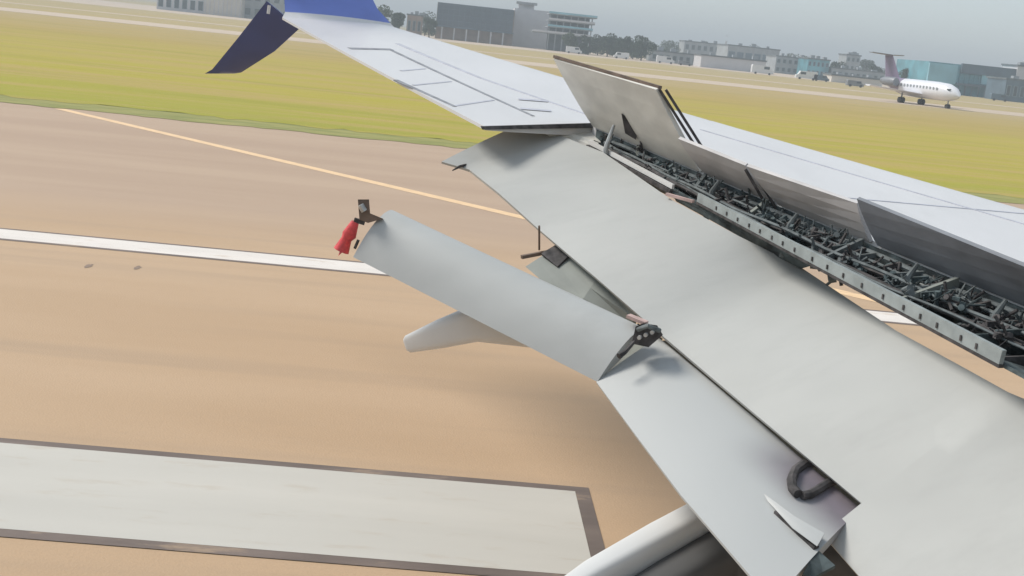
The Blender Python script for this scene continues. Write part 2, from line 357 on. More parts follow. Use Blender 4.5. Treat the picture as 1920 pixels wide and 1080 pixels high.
building('far_block', 'distant grey block row on the skyline behind the low shed', (107.481, 620.0, 9.67), (125.494, 620.0, 9.972), 15, 'greyb', rows=2, cols=6)
m_ = (123.73, 600.0, 10.017); MB_t = empty('mast', (m_[0], 600, 0), 'slim white lattice mast standing behind the grey blocks', 'mast')
for dx, dy in ((-.5, 0), (.5, 0), (0, .6)): MB().bar((m_[0] + dx, 600 + dy, 0), (m_[0] + dx * .5, 600 + dy * .5, (123.526, 600.0, 11.496)[2]), .25, .25, upv=(1, 0, 0)).build('mast_leg', M['pale'], MB_t)
for k in range(6): bx('cross_brace', m_[0] - .5, m_[0] + .5, 599.9, 600.1, 2 + k * 2.4, 2.25 + k * 2.4, 'pale', MB_t)
building('grey_hangar', 'wide grey green hangar with pale doors right of the mast', (116.666, 560.0, 9.744), (139.855, 560.0, 9.317), 25, 'greyb', rows=1, cols=6, win='slate', winf=(.8, .5))
building('pale_cargo_shed', 'long pale lilac cargo shed in front of the grey green hangar', (82.754, 440.0, 4.684), (105.661, 440.0, 3.342), 14, 'pale')
building('brown_terminal', 'brown grey terminal building with a dark roof, mid skyline', (128.855, 520.0, 6.664), (143.214, 520.0, 6.824), 18, 'greyb', rows=2, cols=6)
building('blue_glass_office', 'small blue glass office at the end of the brown grey terminal', (136.791, 500.0, 7.046), (145.479, 500.0, 6.884), 15, 'teal', rows=2, cols=5, win='glassd')
building('grey_tower_block', 'grey stub tower rising above sheds left of the white jet', (170.147, 560.0, 10.777), (176.475, 560.0, 10.72), 12, 'greyb', rows=3, cols=3)
building('far_sheds', 'flat pale sheds left of the purple tailed jet', (117.74, 400.0, 2.085), (134.295, 400.0, 2.078), 10, 'cream')
building('distant_depot', 'low grey depot just behind the flat pale sheds', (146.753, 500.0, 4.279), (168.496, 500.0, 4.386), 14, 'greyb', rows=1, cols=9)
# teal terminal
tb = building('teal_terminal', 'large teal glass terminal building right of the white jet', (148.256, 400.0, 9.416), (177.304, 400.0, 9.845), 30, 'teal', roof=None)
tx0, tx1 = (148.256, 400.0, 9.416)[0], (177.304, 400.0, 9.845)[0]; tz = tb.children[0].bound_box[1][2] if False else ((148.256, 400.0, 9.416)[2] + (177.304, 400.0, 9.845)[2]) / 2
bx('side_wing', tx0, tx0 + 9.2, 398.8, 400, 3.2, tz - .4, 'teal2', tb)
bx('roof_band', tx0 + 10.5, tx1, 398.6, 400, tz - 2.6, tz + .4, 'slate', tb)
bx('lower_canopy', tx0 + 9.5, tx1 + 1.5, 397.6, 400, 3.2, 3.8, 'slate', tb)
pp = None; wv = (tx1 - tx0 - 10.5) / 12; zlo = 4.0; hv = (tz - 2.8 - zlo) / 3
for r in range(3):
    for c in range(12):
        if pp is None: pp = MB().box(.05, wv - .05, 0, .4, .05, hv - .05).build('glass_pane', M['teal'], None); o = pp
        else: o = pp.copy(); COL.objects.link(o)
        if (r, c) in ((1, 7), (1, 8), (0, 8), (2, 7), (1, 9)):
            o.data = o.data.copy() if False else o.data
        o.parent = tb; o.matrix_parent_inverse = Matrix.Identity(4); o.location = (tx0 + 10.5 + wv * c - tb.location.x, -.6 + random.uniform(0, .08), zlo + hv * r)
for k in range(9): bx('column', tx0 + 10 + k * 2.2, tx0 + 10.35 + k * 2.2, 398, 398.4, 0, 3.2, 'slate', tb)
bx('panel_screen', tx0 + 17.5, tx0 + 21.2, 398.9, 399.3, 4.2, 8.2, 'teal2', tb)
building('slate_annex', 'dark slate annex in front of the teal terminal at the right edge', (161.326, 370.0, 6.315), (178.008, 370.0, 6.277), 14, 'slate', rows=1, cols=8, win='shade')
building('white_stair_tower', 'narrow white tower at the right end of the teal terminal', (176.372, 398.0, 10.991), (182.69, 398.0, 10.961), 12, 'pale')

# trees
def tree(x, y, h, rad, lab, seed, lm='leafa', grp=None):
    rn = random.Random(seed)
    t = empty('broadleaf_tree', (x, y, 0), lab, 'tree', grp)
    tr = MB().tube([(x, y, 0), (x + rn.uniform(-.2, .2), y, h * .35), (x + rn.uniform(-.4, .4), y, h * .75)], [.28, .2, .08], 7)
    for k in range(4):
        a = rn.uniform(0, 6.28); tr.tube([(x, y, h * .3), (x + math.cos(a) * rad * .6, y + math.sin(a) * rad * .6, h * .65)], [.12, .04], 5)
    tr.build('trunk', M['bark'], t)
    cl = [(rn.uniform(-.62, .62) * rad, rn.uniform(-.6, .6) * rad, h * rn.uniform(.2, .84), rad * rn.uniform(.32, .55)) for _ in range(16)]
    mb = MB(); vs = []; fs = []
    for i in range(3200):
        c = rn.choice(cl); d = V((rn.gauss(0, 1), rn.gauss(0, 1), rn.gauss(0, 1))).normalized() * c[3] * rn.uniform(.6, 1.05)
        p = V((x + c[0], y + c[1], c[2])) + V((d.x, d.y, d.z * .8)); s_ = rn.uniform(.18, .42)
        a = V((rn.gauss(0, 1), rn.gauss(0, 1), rn.gauss(0, 1))).normalized(); b_ = a.cross(V((rn.random(), rn.random(), 1))).normalized()
        k = len(vs); vs += [p - a * s_, p + b_ * s_ * .6, p + a * s_, p - b_ * s_ * .6]; fs.append((k, k + 1, k + 2, k + 3))
    mb.add(vs, fs); mb.build('crown', M[lm], t)
def T(pt, h, r, lab, seed, lm='leafa'): tree(pt[0], pt[1], h, r, lab, seed, lm)
T((-27.479, 420.0, 4.127), 9.5, 3.6, 'green tree showing just over the leading edge near the winglet', 1, 'leafb')
T((-22.979, 430.0, 4.66), 8.2, 3.0, 'low green tree left of the small brown building', 2)
T((-12.66, 455.0, 4.029), 7.4, 2.6, 'dark shrub like tree at the left corner of the glass block', 3)
T((37.187, 450.0, 3.575), 7.4, 3.0, 'bushy tree under the left half of the parking deck', 4, 'leafb')
T((44.087, 450.0, 3.35), 7.0, 3.2, 'dark tree under the right end of the parking deck', 5)
T((51.567, 455.0, 3.114), 8.6, 4.3, 'tall dark tree just right of the parking deck', 6)
T((57.102, 450.0, 3.376), 8.4, 4.0, 'second dark tree right of the parking deck', 7)
T((61.829, 440.0, 3.457), 9.0, 4.0, 'broad dark tree at the right end of the tall clump', 8)
T((72.46, 470.0, 3.483), 6.2, 3.0, 'small tree at the left end of the low shed', 9, 'leafb')
T((124.09, 640.0, 5.865), 11, 5.0, 'hazy tree far behind the pale cargo shed', 10)
T((145.858, 640.0, 7.559), 11, 5.5, 'hazy round tree behind the grey green hangar', 11)
T((154.81, 600.0, 4.161), 9, 4.5, 'small hazy tree behind the brown grey terminal', 12)
T((155.528, 520.0, 3.048), 7.5, 3.5, 'low tree between the blue glass office and grey tower', 13)
T((170.669, 520.0, 4.591), 8.2, 4.2, 'low tree behind the tail of the white jet', 14)
T((149.71, 420.0, 4.817), 7.4, 3.6, 'dark tree between the jet tail and the teal terminal', 15)

T((49.666, 470.0, 3.103), 7.6, 3.6, 'dark tree squeezed between the parking deck and the tall clump', 16)
T((57.053, 475.0, 3.203), 7.8, 3.9, 'dark tree behind the gap of the tall clump', 17)
T((62.853, 470.0, 3.282), 8.0, 4.0, 'dark tree behind the broad end of the tall clump', 18)
T((70.308, 480.0, 3.492), 7.0, 3.6, 'lower tree closing the right end of the tall clump', 19)
hz = ['hazy tree over the roof of the low shed', 'second hazy tree over the roof of the low shed', 'hazy tree right of the slim mast', 'hazy tree over the middle of the grey green hangar', 'hazy tree over the brown grey terminal', 'hazy tree between the grey tower and the distant depot', 'hazy tree just left of the teal terminal', 'hazy tree between the glass block and the brown annex']
for k, pt in enumerate(((101.145, 620.0, 5.407), (110.996, 640.0, 5.324), (142.579, 660.0, 6.865), (155.544, 650.0, 6.74), (171.05, 640.0, 5.307), (199.212, 620.0, 6.081), (191.466, 520.0, 5.17), (-16.933, 540.0, 5.149))):
    T(pt, 9.5 + .7 * (k % 3), 5.2, hz[k], 30 + k, 'leafa' if k % 2 else 'leafb')
# parked vehicles on the far apron
def van(pt, L_, hgt, m, lab, cat, grp=None, flip=1):
    x, y = pt[0], pt[1]; t = empty('parked_vehicle', (x, y, 0), lab, cat, grp)
    mb = MB(); pr = [(-.5, .16), (.5, .16), (.5, .5), (.40, .56), (.30, .97), (-.47, 1.0), (-.5, .9)]
    vs = [(x + flip * a * L_, y + s_ * .9, hgt * b_) for s_ in (-1, 1) for a, b_ in pr]; n = len(pr)
    mb.add(vs, [tuple(range(n)), tuple(range(2 * n - 1, n - 1, -1))] + [(k, k + n, (k + 1) % n + n, (k + 1) % n) for k in range(n)]); mb.build('body', M[m], t)
    bx('side_window', *sorted((x + flip * .05 * L_, x + flip * .3 * L_)), y - .93, y - .9, hgt * .6, hgt * .88, 'shade', t)
    for a in (-.32, .32): MB().tube([(x + a * L_, y - .95, .36), (x + a * L_, y - .7, .36)], .36, 10).build('wheel', M['tyre'], t)
van((38.122, 440.0, 1.21), 5.5, 2.4, 'van', 'white van parked in front of the parking deck', 'van')
van((53.554, 430.0, 1.156), 5.2, 2.2, 'van', 'white van parked below the tall dark trees', 'van', flip=-1)
van((67.9, 425.0, 2.012), 6.0, 2.5, 'van', 'white van in front of the long low shed', 'van')
van((74.639, 425.0, 1.991), 4.6, 1.6, 'jetg', 'grey car right of the white van at the low shed', 'car')
van((95.178, 400.0, 2.313), 7.0, 2.9, 'van', 'white box truck at the end of the pale cargo shed', 'truck')
van((103.983, 380.0, 1.866), 6.5, 2.6, 'van', 'white truck below the blue glass office', 'truck', flip=-1)
van((108.578, 380.0, 2.013), 4.8, 1.9, 'slate', 'dark blue car beside the truck below the blue office', 'car')
van((103.518, 330.0, 1.134), 4.4, 1.7, 'jetg', 'dark car left of the jet tail', 'car')
van((151.184, 350.0, 0.532), 5.0, 2.0, 'slate', 'dark car in front of the teal terminal', 'car')

# taxiing jet
jx, jy = (71.332, 194.0, 0.117)[0], 194.0
jr = V((.94, -.345, 0)); aw = V((.345, .94, 0)); ang = math.atan2((jr * .60 - aw * .80).y, (jr * .60 - aw * .80).x)
jet = empty('taxiing_jet', (jx, jy, 0), 'white jet with purple tail taxiing on the far taxiway', 'jet', rz=ang)
def jm(mb, name, m, par=None, smooth=False):
    o = mb.build(name, M[m], None, smooth); o.parent = par or jet; o.matrix_parent_inverse = Matrix.Identity(4); return o
xs = [-9.6, -8.5, -6.5, -4, 0, 4, 6.6, 8.0, 8.9, 9.4]; rs = [.25, .6, 1.05, 1.3, 1.38, 1.38, 1.3, 1.0, .55, .12]; zs = [3.3, 3.05, 2.75, 2.5, 2.45, 2.45, 2.4, 2.25, 2.1, 2.0]
fus = jm(MB().tube([(x, 0, z) for x, z in zip(xs, zs)], rs, 20), 'fuselage', 'jetw', smooth=True)
jm(MB().tube([(x, 0, z) for x, z in zip(xs[:4], zs[:4])], [r_ + .012 for r_ in rs[:4]], 20), 'aft_livery_band', 'jetp', fus, smooth=True)
for k in range(12): jm(MB().box(-3.4 + k * .8, -3.1 + k * .8, -1.395, -1.36, 2.6, 3.0), 'cabin_window', 'greyb', fus)
jm(MB().box(7.2, 8.1, -.98, .98, 2.65, 2.95), 'cockpit_window', 'shade', fus)
f = MB(); f.slab([(-5.6, 0, 3.5), (-8.6, 0, 7.2)], [(-9.6, 0, 3.6), (-10.6, 0, 7.25)], .28, 6, 0, down=(0, 1, 0)); jm(f, 'tail_fin', 'jetp', smooth=True)
for s_ in (-1, 1):
    f = MB(); f.slab([(-8.5, 0, 7.32), (-9.6, s_ * 3.0, 7.45)], [(-10.8, 0, 7.3), (-10.9, s_ * 3.0, 7.42)], .16, 4, 0); jm(f, 'tailplane', 'jetg')
    f = MB(); f.slab([(2.2, s_ * .9, 1.75), (-1.8, s_ * 8.0, 2.35)], [(-2.8, s_ * .9, 1.7), (-3.2, s_ * 8.0, 2.35)], .25, 6, 0); wg = jm(f, 'wing', 'jetw', smooth=True)
    e_ = jm(MB().tube([(-3.6, s_ * 2.1, 3.1), (-4.2, s_ * 2.1, 3.1), (-6.2, s_ * 2.1, 3.1), (-7.4, s_ * 2.1, 3.15)], [.62, .74, .70, .42], 16), 'engine', 'jetg', smooth=True)
    jm(MB().box(-6.2, -4.4, min(s_ * 1.0, s_ * 1.6), max(s_ * 1.0, s_ * 1.6), 3.0, 3.2), 'pylon', 'jetw', e_)
    gr = jm(MB().tube([(-1.9, s_ * 1.9, 1.8), (-1.9, s_ * 1.9, .5)], .12, 8), 'main_gear', 'jetg')
    for q in (-.28, .28): jm(MB().tube([(-1.9, s_ * 1.9 + q - .14, .46), (-1.9, s_ * 1.9 + q + .14, .46)], .46, 14), 'wheel', 'tyre', gr)
gr = jm(MB().tube([(7.0, 0, 1.7), (7.0, 0, .4)], .09, 8), 'nose_gear', 'jetg')
for q in (-.2, .2): jm(MB().tube([(7.0, q - .1, .34), (7.0, q + .1, .34)], .34, 12), 'wheel', 'tyre', gr)

# haze over the airfield
def haze():
    m = bpy.data.materials.new('airfield_haze'); m.use_nodes = True; n = m.node_tree.nodes; n.clear()
    o = n.new('ShaderNodeOutputMaterial'); v = n.new('ShaderNodeVolumePrincipled'); v.inputs['Color'].default_value = (.78, .84, .88, 1); v.inputs['Density'].default_value = HAZE
    m.node_tree.links.new(v.outputs[0], o.inputs['Volume'])
    h = MB().box(-3100, 3100, -500, 4600, -1.2, 60).build('haze', m); tag(h, kind='stuff')
HAZE = 0.0009
haze()

# ---------------------------------------------------------------- our airliner: port wing; listed points baked from image pixels
def zw(Y): return 2.33 + .085 * Y + .0013 * Y * Y
wing = empty('airliner_wing', (4.0, 0.6, 2.3), 'white airliner wing with raised spoilers, lowered flaps and a broken flap panel', 'airliner wing')
LEx = lambda Y: 4.43 - .74 * (Y - 9.45)
HGx = lambda Y: 1.178 + .47 * (10.945 - Y)
def ztop(x, y):
    d = max(0.0, LEx(y) - x); return zw(y) - .11 * max(0, 1 - d / .45) ** 2.2 + (.0 if d < .45 else .0)
def loft(name, pairs, m, thick, rear):
    """closed wing box between (LE xy, TE xy) pairs"""
    n = 16; vs = []; fs = []
    for (lx, ly), (tx, ty) in pairs:
        ring = []
        for q in range(n + 1):
            s_ = (q / n) ** 1.7; x = lx + (tx - lx) * s_; y = ly + (ty - ly) * s_; ring.append((x, y, ztop(x, y)))
        c = abs(lx - tx)
        for q in range(n, -1, -1):
            s_ = (q / n) ** 1.7; x = lx + (tx - lx) * s_; y = ly + (ty - ly) * s_
            t = thick * min(c, 4) * math.sqrt(s_) * (1 - s_) * 2.2 + rear * s_ + .02
            ring.append((x, y, ztop(x, y) - t))
        vs += ring
    k = 2 * (n + 1)
    for i in range(len(pairs) - 1):
        for q in range(k): fs.append((i * k + q, i * k + (q + 1) % k, (i + 1) * k + (q + 1) % k, (i + 1) * k + q))
    fs += [tuple(range(k)), tuple((len(pairs) - 1) * k + q for q in range(k - 1, -1, -1))]
    return mesh(name, vs, fs, m, wing, True)
tipL, tipT = (-0.72, 16.45), (-2.28, 16.0)
inL, inT = (2.6, 11.93), (.237, 10.30)
N_ = 14
outer = [(tuple(lerp((*tipL, 0), (*inL, 0), i / N_).xy), tuple(lerp((*tipT, 0), (*inT, 0), i / N_).xy)) for i in range(N_ + 1)]
loft('outer_wing_skin', outer, M['white'], .05, .008)
hg = (1.178, 10.945)
inner = [((lambda Y0: (LEx(Y0), Y0))(11.93 + (0.6 - 11.93) * i / 20), (lambda Y1: (HGx(Y1), Y1))(10.945 + (0.6 - 10.945) * i / 20)) for i in range(21)]
loft('inner_wing_skin', inner, M['white'], .05, .24)

def surf(x, y, up_=.004): return (x, y, ztop(x, y) + up_)
def seam(name, pts, w0, w1, m, up_=.004):
    P_ = subdiv([V((*p, 0)) for p in pts], 8); vs = []; N = len(P_)
    for i, p in enumerate(P_):
        d = (P_[min(i + 1, N - 1)] - P_[max(0, i - 1)]).normalized(); nn = V((-d.y, d.x, 0)); wd = w0 + (w1 - w0) * i / (N - 1)
        for s_ in (-1, 1): q = p + nn * s_ * wd / 2; vs.append(surf(q.x, q.y, up_))
        for s_ in (-1, 1): q = p + nn * s_ * wd / 2; vs.append(surf(q.x, q.y, up_ - .012))
    fs = []
    for i in range(N - 1):
        a = 4 * i; fs += [(a, a + 1, a + 5, a + 4), (a, a + 4, a + 6, a + 2), (a + 1, a + 3, a + 7, a + 5)]
    return mesh(name, vs, fs, m, wing)
# aileron / trailing edge details on the outer wing
def xy(p): return (p[0], p[1])
hA, hB, hC, hD = xy((-1.331, 13.968, 3.771)), xy((-0.789, 14.162, 3.794)), xy((-0.015, 12.352, 3.578)), xy((0.664, 11.019, 3.425))
seam('hinge_gap', [hB, hD], .045, .03, M['seam'])
seam('panel_seam', [xy((-1.245, 13.99, 3.774)), xy((-0.794, 14.243, 3.804))], .10, .10, M['seam'])
seam('spar_seam', [xy((-0.767, 14.75, 3.867)), xy((0.194, 12.89, 3.642)), xy((1.158, 11.4, 3.468))], .06, .03, M['seaml'])
seam('panel_seam', [(LEx(y) - .95, y) for y in (11.2, 9.6, 8.0, 6.4)], .022, .022, M['seaml'])
seam('panel_seam', [(LEx(9.0) - .5, 9.0), (HGx(9.0) + .1, 8.9)], .02, .02, M['seaml'])
seam('panel_seam', [(LEx(7.6) - .5, 7.6), (HGx(7.6) + .1, 7.5)], .02, .02, M['seaml'])
def te(t): return tuple(lerp((*tipT, 0), (*inT, 0), t).xy)
def hinge(t): return tuple(lerp((*hB, 0), (*hD, 0), t).xy)
for (p, q) in ((xy((-0.606, 12.813, 3.633)), xy((-0.376, 13.114, 3.668))), (xy((-0.442, 12.017, 3.539)), xy((-0.096, 12.465, 3.591))), (xy((-0.042, 11.12, 3.436)), xy((0.318, 11.639, 3.495)))):
    seam('panel_seam', [p, q], .035, .03, M['seaml'])
seam('trim_tab_gap', [xy((-0.622, 12.222, 3.563)), xy((-0.028, 11.101, 3.434))], .05, .035, M['seam'])
for p in ((0.697, 11.806, 3.515), (0.7, 11.303, 3.457)):
    MB().add([surf(p[0] - .14, p[1] - .02, .006), surf(p[0] + .14, p[1] + .02, .006), surf(p[0] + .14, p[1] + .1, .006), surf(p[0] - .14, p[1] + .07, .006)], [(0, 1, 2, 3)]).build('access_panel', M['seaml'], wing)
wf = lambda t, dz=0.0: lerp((inT[0], inT[1], zw(inT[1]) + dz), (hg[0], hg[1], zw(hg[1]) + dz), t)
e = MB(); e.slab([wf(-.03, .004), wf(1.02, .004)], [wf(-.03, -.02) + V((.015, -.02, 0)), wf(1.02, -.035) + V((.015, -.02, 0))], .03, 2, 0, down=(-.4, .9, 0), edge=1); e.build('wing_end_rib', M['dark'], wing)

# winglet: blue blade above, navy strake below
tl, tt = V((tipL[0], tipL[1], ztop(*tipL))), V((tipT[0], tipT[1], ztop(*tipT)))
st = [(tl, tt), (tl + V((-.18, .22, .05)), tt + V((.0, .20, .06))), (tl + V((-.45, .42, .28)), tt + V((-.05, .40, .26))), (tl + V((-.85, .62, .9)), tt + V((-.30, .60, .85))), (tl + V((-1.55, .95, 2.1)), tt + V((-.95, .93, 2.1))), (tl + V((-1.9, 1.05, 2.6)), tt + V((-1.45, 1.05, 2.6)))]
sm_ = (lerp(st[1][0], st[2][0], .30), lerp(st[1][1], st[2][1], .05))
for nm, ss, mm in (('winglet_root', st[:2] + [sm_], 'white'), ('winglet', [sm_] + st[2:], 'blue')):
    mb = MB(); mb.slab([a for a, b in ss], [b for a, b in ss], .07, 10, .02, down=(0, .75, -.66)); mb.build(nm, M[mm], wing, True)
A = [(-2.517, 16.2, 4.201), (-2.894, 16.5, 3.711), (-3.262, 16.8, 3.257), (-3.366, 16.85, 3.189)]
B = [(-2.076, 16.15, 3.91), (-2.414, 16.45, 3.585), (-2.882, 16.78, 3.254), (-2.977, 16.85, 3.228)]
mb = MB(); mb.slab(A, B, .05, 8, .01, down=(0.1, 1, .1)); mb.build('ventral_strake', M['navy'], wing, True)
MB().tube([(-2.441, 15.9, 4.047), (-2.434, 15.9, 4.151)], .02, 8).build('tip_light', M['white'], wing)

# ------------------------------------------------ cove: the open bay behind the rear spar
def hp(Y, dz=0.0, dx=0.0): return V((HGx(Y) + dx, Y, zw(Y) + dz))
RA, RB = V((1.793, 8.931, 3.093)), V((2.822, 5.944, 2.781))
def railp(Y): t = (RA.y - Y) / (RA.y - RB.y); return lerp(RA, RB, t)
Ys = [10.85 - .35 * i for i in range(int(9.5 / .35))]
def rear(Y):                                        # rear lip of the cove
    q = railp(Y) if Y < 8.95 else lerp(RA, V((1.147, 10.728, 3.292)), (Y - RA.y) / ((1.147, 10.728, 3.292)[1] - RA.y)); return q
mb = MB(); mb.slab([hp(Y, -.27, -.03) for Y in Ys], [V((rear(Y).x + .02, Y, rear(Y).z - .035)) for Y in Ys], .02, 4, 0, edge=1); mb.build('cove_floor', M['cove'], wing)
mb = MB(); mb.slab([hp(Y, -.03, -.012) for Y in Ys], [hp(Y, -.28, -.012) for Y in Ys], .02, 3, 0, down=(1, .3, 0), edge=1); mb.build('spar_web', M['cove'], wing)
for i, Y in enumerate([10.6 - .30 * k for k in range(28)]):
    mb = MB(); a = hp(Y, -.08, -.04); b = V((rear(Y).x + .06, Y - .03, rear(Y).z - .05)); c = V((b.x, b.y, b.z - .01)); d = hp(Y, -.27, -.04)
    k = V((.0, .018, 0)); mb.add([a, b, c, d, a + k, b + k, c + k, d + k], [(0, 1, 2, 3), (7, 6, 5, 4), (0, 4, 5, 1), (1, 5, 6, 2), (2, 6, 7, 3), (3, 7, 4, 0)])
    if i % 3 != 1: mb.build('cove_rib', M['dark'] if i % 2 else M['cove'], wing)
for j, (fx, fz, rr, mm) in enumerate(((.07, -.06, .018, 'link'), (.13, -.09, .012, 'rail'), (.17, -.07, .009, 'link'), (.24, -.10, .020, 'dark'), (.31, -.07, .011, 'link'), (.38, -.11, .014, 'dark'), (.45, -.09, .008, 'link'))):
    pts = []
    for k in range(60):
        Y = 10.5 - .16 * k; t = min(1, fx / max(.15, HGx(Y) - rear(Y).x)); p = hp(Y, fz, -min(fx, (HGx(Y) - rear(Y).x) * .85)); p += V((0, 0, .007 * math.sin(k * 1.1 + j))); pts.append(p)
    MB().tube(pts, rr, 6).build('hydraulic_pipe', M[mm], wing, True)
cl = random.Random(3)
meshes = []
for k in range(5):
    mb = MB()
    for q in range(3):
        x, y, z = (cl.uniform(-.06, .06) for _ in range(3)); a, b, c = (cl.uniform(.006, .022) for _ in range(3)); mb.box(x - a, x + a, y - b, y + b, z - c, z + c)
    for q in range(3):
        mb.tube([tuple(cl.uniform(-.1, .1) for _ in range(3)), tuple(cl.uniform(-.03, .03) for _ in range(3)), tuple(cl.uniform(-.1, .1) for _ in range(3))], cl.uniform(.004, .011), 6)
    mb.tube([(-.02, 0, -.05), (.02, 0, .05)], .02, 8); meshes.append(mb)
base = [mb.build('linkage', M[('cove', 'dark', 'cove', 'dark', 'link')[k]], wing) for k, mb in enumerate(meshes)]
for o in base: o.data.transform(Matrix.Identity(4))
cnt = 0
for i in range(150):
    Y = cl.uniform(5.9, 10.6); wd = max(.12, HGx(Y) - rear(Y).x); f = cl.uniform(.08, .68)
    p = hp(Y, cl.uniform(-.15, -.06), -wd * f)
    o = base[i] if i < 5 else base[i % 5].copy()
    if i >= 5: COL.objects.link(o)
    o.location = p; o.rotation_euler = (cl.uniform(0, 3), cl.uniform(0, 3), cl.uniform(0, 6)); s_ = cl.uniform(.6, 1.2); o.scale = (s_, s_, s_)
    o.parent = wing; o.matrix_parent_inverse = wing.matrix_world.inverted()

for k in range(46):                                    # clamps that hold the pipe runs
    Y = 10.3 - .1 * k - cl.uniform(0, .12); wdt = HGx(Y) - rear(Y).x; f0 = cl.uniform(.05, .3); f1 = f0 + cl.uniform(.15, .5)
    MB().bar(hp(Y, -.05, -wdt * f0), hp(Y - .02, -.08, -wdt * min(.8, f1)), .022, .03).build('pipe_clamp', M[('link', 'cove', 'dark')[k % 3]], wing)
for k in range(6):                                     # slanting hinge arms between spar and rail
    Y = 10.1 - .78 * k + cl.uniform(-.2, .2); MB().bar(hp(Y, -.03, -.03), V((rear(Y - .2).x + .05, Y - .2, rear(Y - .2).z - .03)), .03, .06, wd2=.02, ht2=.03).build('hinge_arm', M['link' if k % 2 else 'spar'], wing)
# perforated rail with its row of holes, and thin outboard rail
r0, r1 = RA, RB
dirr = (r1 - r0).normalized()
rl = MB().bar(r0, r1, .022, .062, wd2=.028, ht2=.075).build('perforated_rail', M['rail'], wing)
side = dirr.cross(V((0, 0, 1))).normalized()
if side.x > 0: side = -side
for k, px in enumerate((1345, 1364, 1384, 1405, 1425, 1447, 1467, 1489, 1522, 1550, 1580, 1615, 1655, 1694, 1726, 1758, 1804, 1834)):
    t = (px - 1310) / 570.0; t = t * (1.18 * (1 - t) + 1.0 * t) if False else t * RB.y and (t * RA.y / (RB.y + t * (RA.y - RB.y))) * 1.0
    t = min(t, .97)
    p = lerp(r0, r1, t) + side * .0125; wd = .007
    o = MB().bar(p - V((0, 0, .016 + .006 * t)), p + V((0, 0, .008)), .012, .010 + .006 * t, upv=tuple(side)).build('rail_hole', M['dark'], rl)
MB().bar(r0 + V((-.0, 0, -.040)), r1 + V((-.0, 0, -.048)), .03, .016).build('rail_lip', M['dark'], wing)
t0, t1 = V((1.139, 10.632, 3.281)), V((1.647, 9.204, 3.122))
MB().bar(t0, t1, .02, .035).build('outboard_rail', M['fair'], wing)
MB().bar(t0 + V((-.01, 0, -.04)), t1 + V((-.01, 0, -.04)), .03, .03).build('rail_lip', M['dark'], wing)
# dark lower lip panel between the rail and the flap, outboard half
mb = MB(); mb.slab([(1.657, 9.242, 3.087), (1.89, 8.772, 3.016), (2.128, 8.262, 2.941), (2.376, 7.795, 2.872)], [(1.7, 9.208, 3.023), (1.882, 8.792, 2.958), (2.118, 8.339, 2.879), (2.346, 7.973, 2.81)], .02, 2, 0, edge=1); mb.build('lower_lip_panel', M['cove'], wing)
MB().bar((1.574, 9.023, 3.083), (1.746, 8.866, 3.066), .03, .02).build('torn_strip', M['pinkp'], wing)
mb = MB(); mb.slab([(0.711, 10.693, 3.338), (0.944, 10.889, 3.36), (1.234, 11.141, 3.388)], [(0.808, 10.821, 3.282), (1.061, 10.747, 3.254), (1.338, 10.492, 3.205)], .02, 3, 0, edge=1); mb.build('cove_end_panel', M['spoil'], wing)

# ------------------------------------------------ spoilers (hinged at the rear spar, trailing edges raised)
def spoiler(h0, h1, q1, q0, th=.035, sm='spoil_half'):
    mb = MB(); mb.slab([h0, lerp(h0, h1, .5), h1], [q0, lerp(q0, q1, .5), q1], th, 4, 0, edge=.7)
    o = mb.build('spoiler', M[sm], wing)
    return o
s1 = spoiler(hp(10.9), hp(9.42), V((1.478, 9.4, 3.827)), V((0.796, 10.9, 3.95)), sm='spoil')
MB().bar(V((0.786, 10.9, 3.958)), V((1.49, 9.4, 3.832)), .03, .022).build('spoiler_edge_seal', M['brown'], wing)
for dx in (0, .05): MB().bar(V((1.48, 9.38, 3.82)) + V((dx, 0, 0)), hp(9.38, .03, .02 + dx), .014, .02).build('end_seal', M['dark'], wing)
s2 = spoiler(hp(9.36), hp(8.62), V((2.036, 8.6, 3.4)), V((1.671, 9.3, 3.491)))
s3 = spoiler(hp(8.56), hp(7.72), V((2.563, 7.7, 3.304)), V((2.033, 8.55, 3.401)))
for f in (0, .06): MB().bar(V((2.025, 8.6, 3.377)) + V((f, 0, -.02)), hp(8.59, -.06, -.06 + f), .016, .02).build('end_seal', M['dark'], wing)
s4 = spoiler(hp(7.66), hp(6.2), V((3.156, 6.2, 3.177)), V((2.544, 7.66, 3.338)), sm='spoil_shade')
s5 = spoiler(hp(6.14), hp(4.6), V((3.712, 4.6, 3.015)), V((3.14, 6.14, 3.182)), sm='spoil_shade')
# spoiler actuators
for Y, am in ((10.25, 'steel'), (8.9, 'link'), (8.1, 'link'), (7.1, 'link'), (6.5, 'link')):
    hh = .13 if am == 'steel' else .04
    MB().tube([hp(Y, -.26, -.28), hp(Y, -.04, -.26), hp(Y, hh, -.22)], [.022, .022, .012], 8).build('spoiler_actuator', M[am], wing, True)
MB().add([V((1.32, 10.15, 3.571)), V((1.481, 10.15, 3.505)), V((1.462, 10.15, 3.373)), V((1.369, 10.15, 3.416)), V((1.316, 10.12, 3.572)), V((1.477, 10.12, 3.507)), V((1.458, 10.12, 3.375)), V((1.365, 10.12, 3.418))],
         [(0, 1, 2, 3), (7, 6, 5, 4), (0, 4, 5, 1), (1, 5, 6, 2), (2, 6, 7, 3), (3, 7, 4, 0)]).build('actuator_bracket', M['dark'], wing)

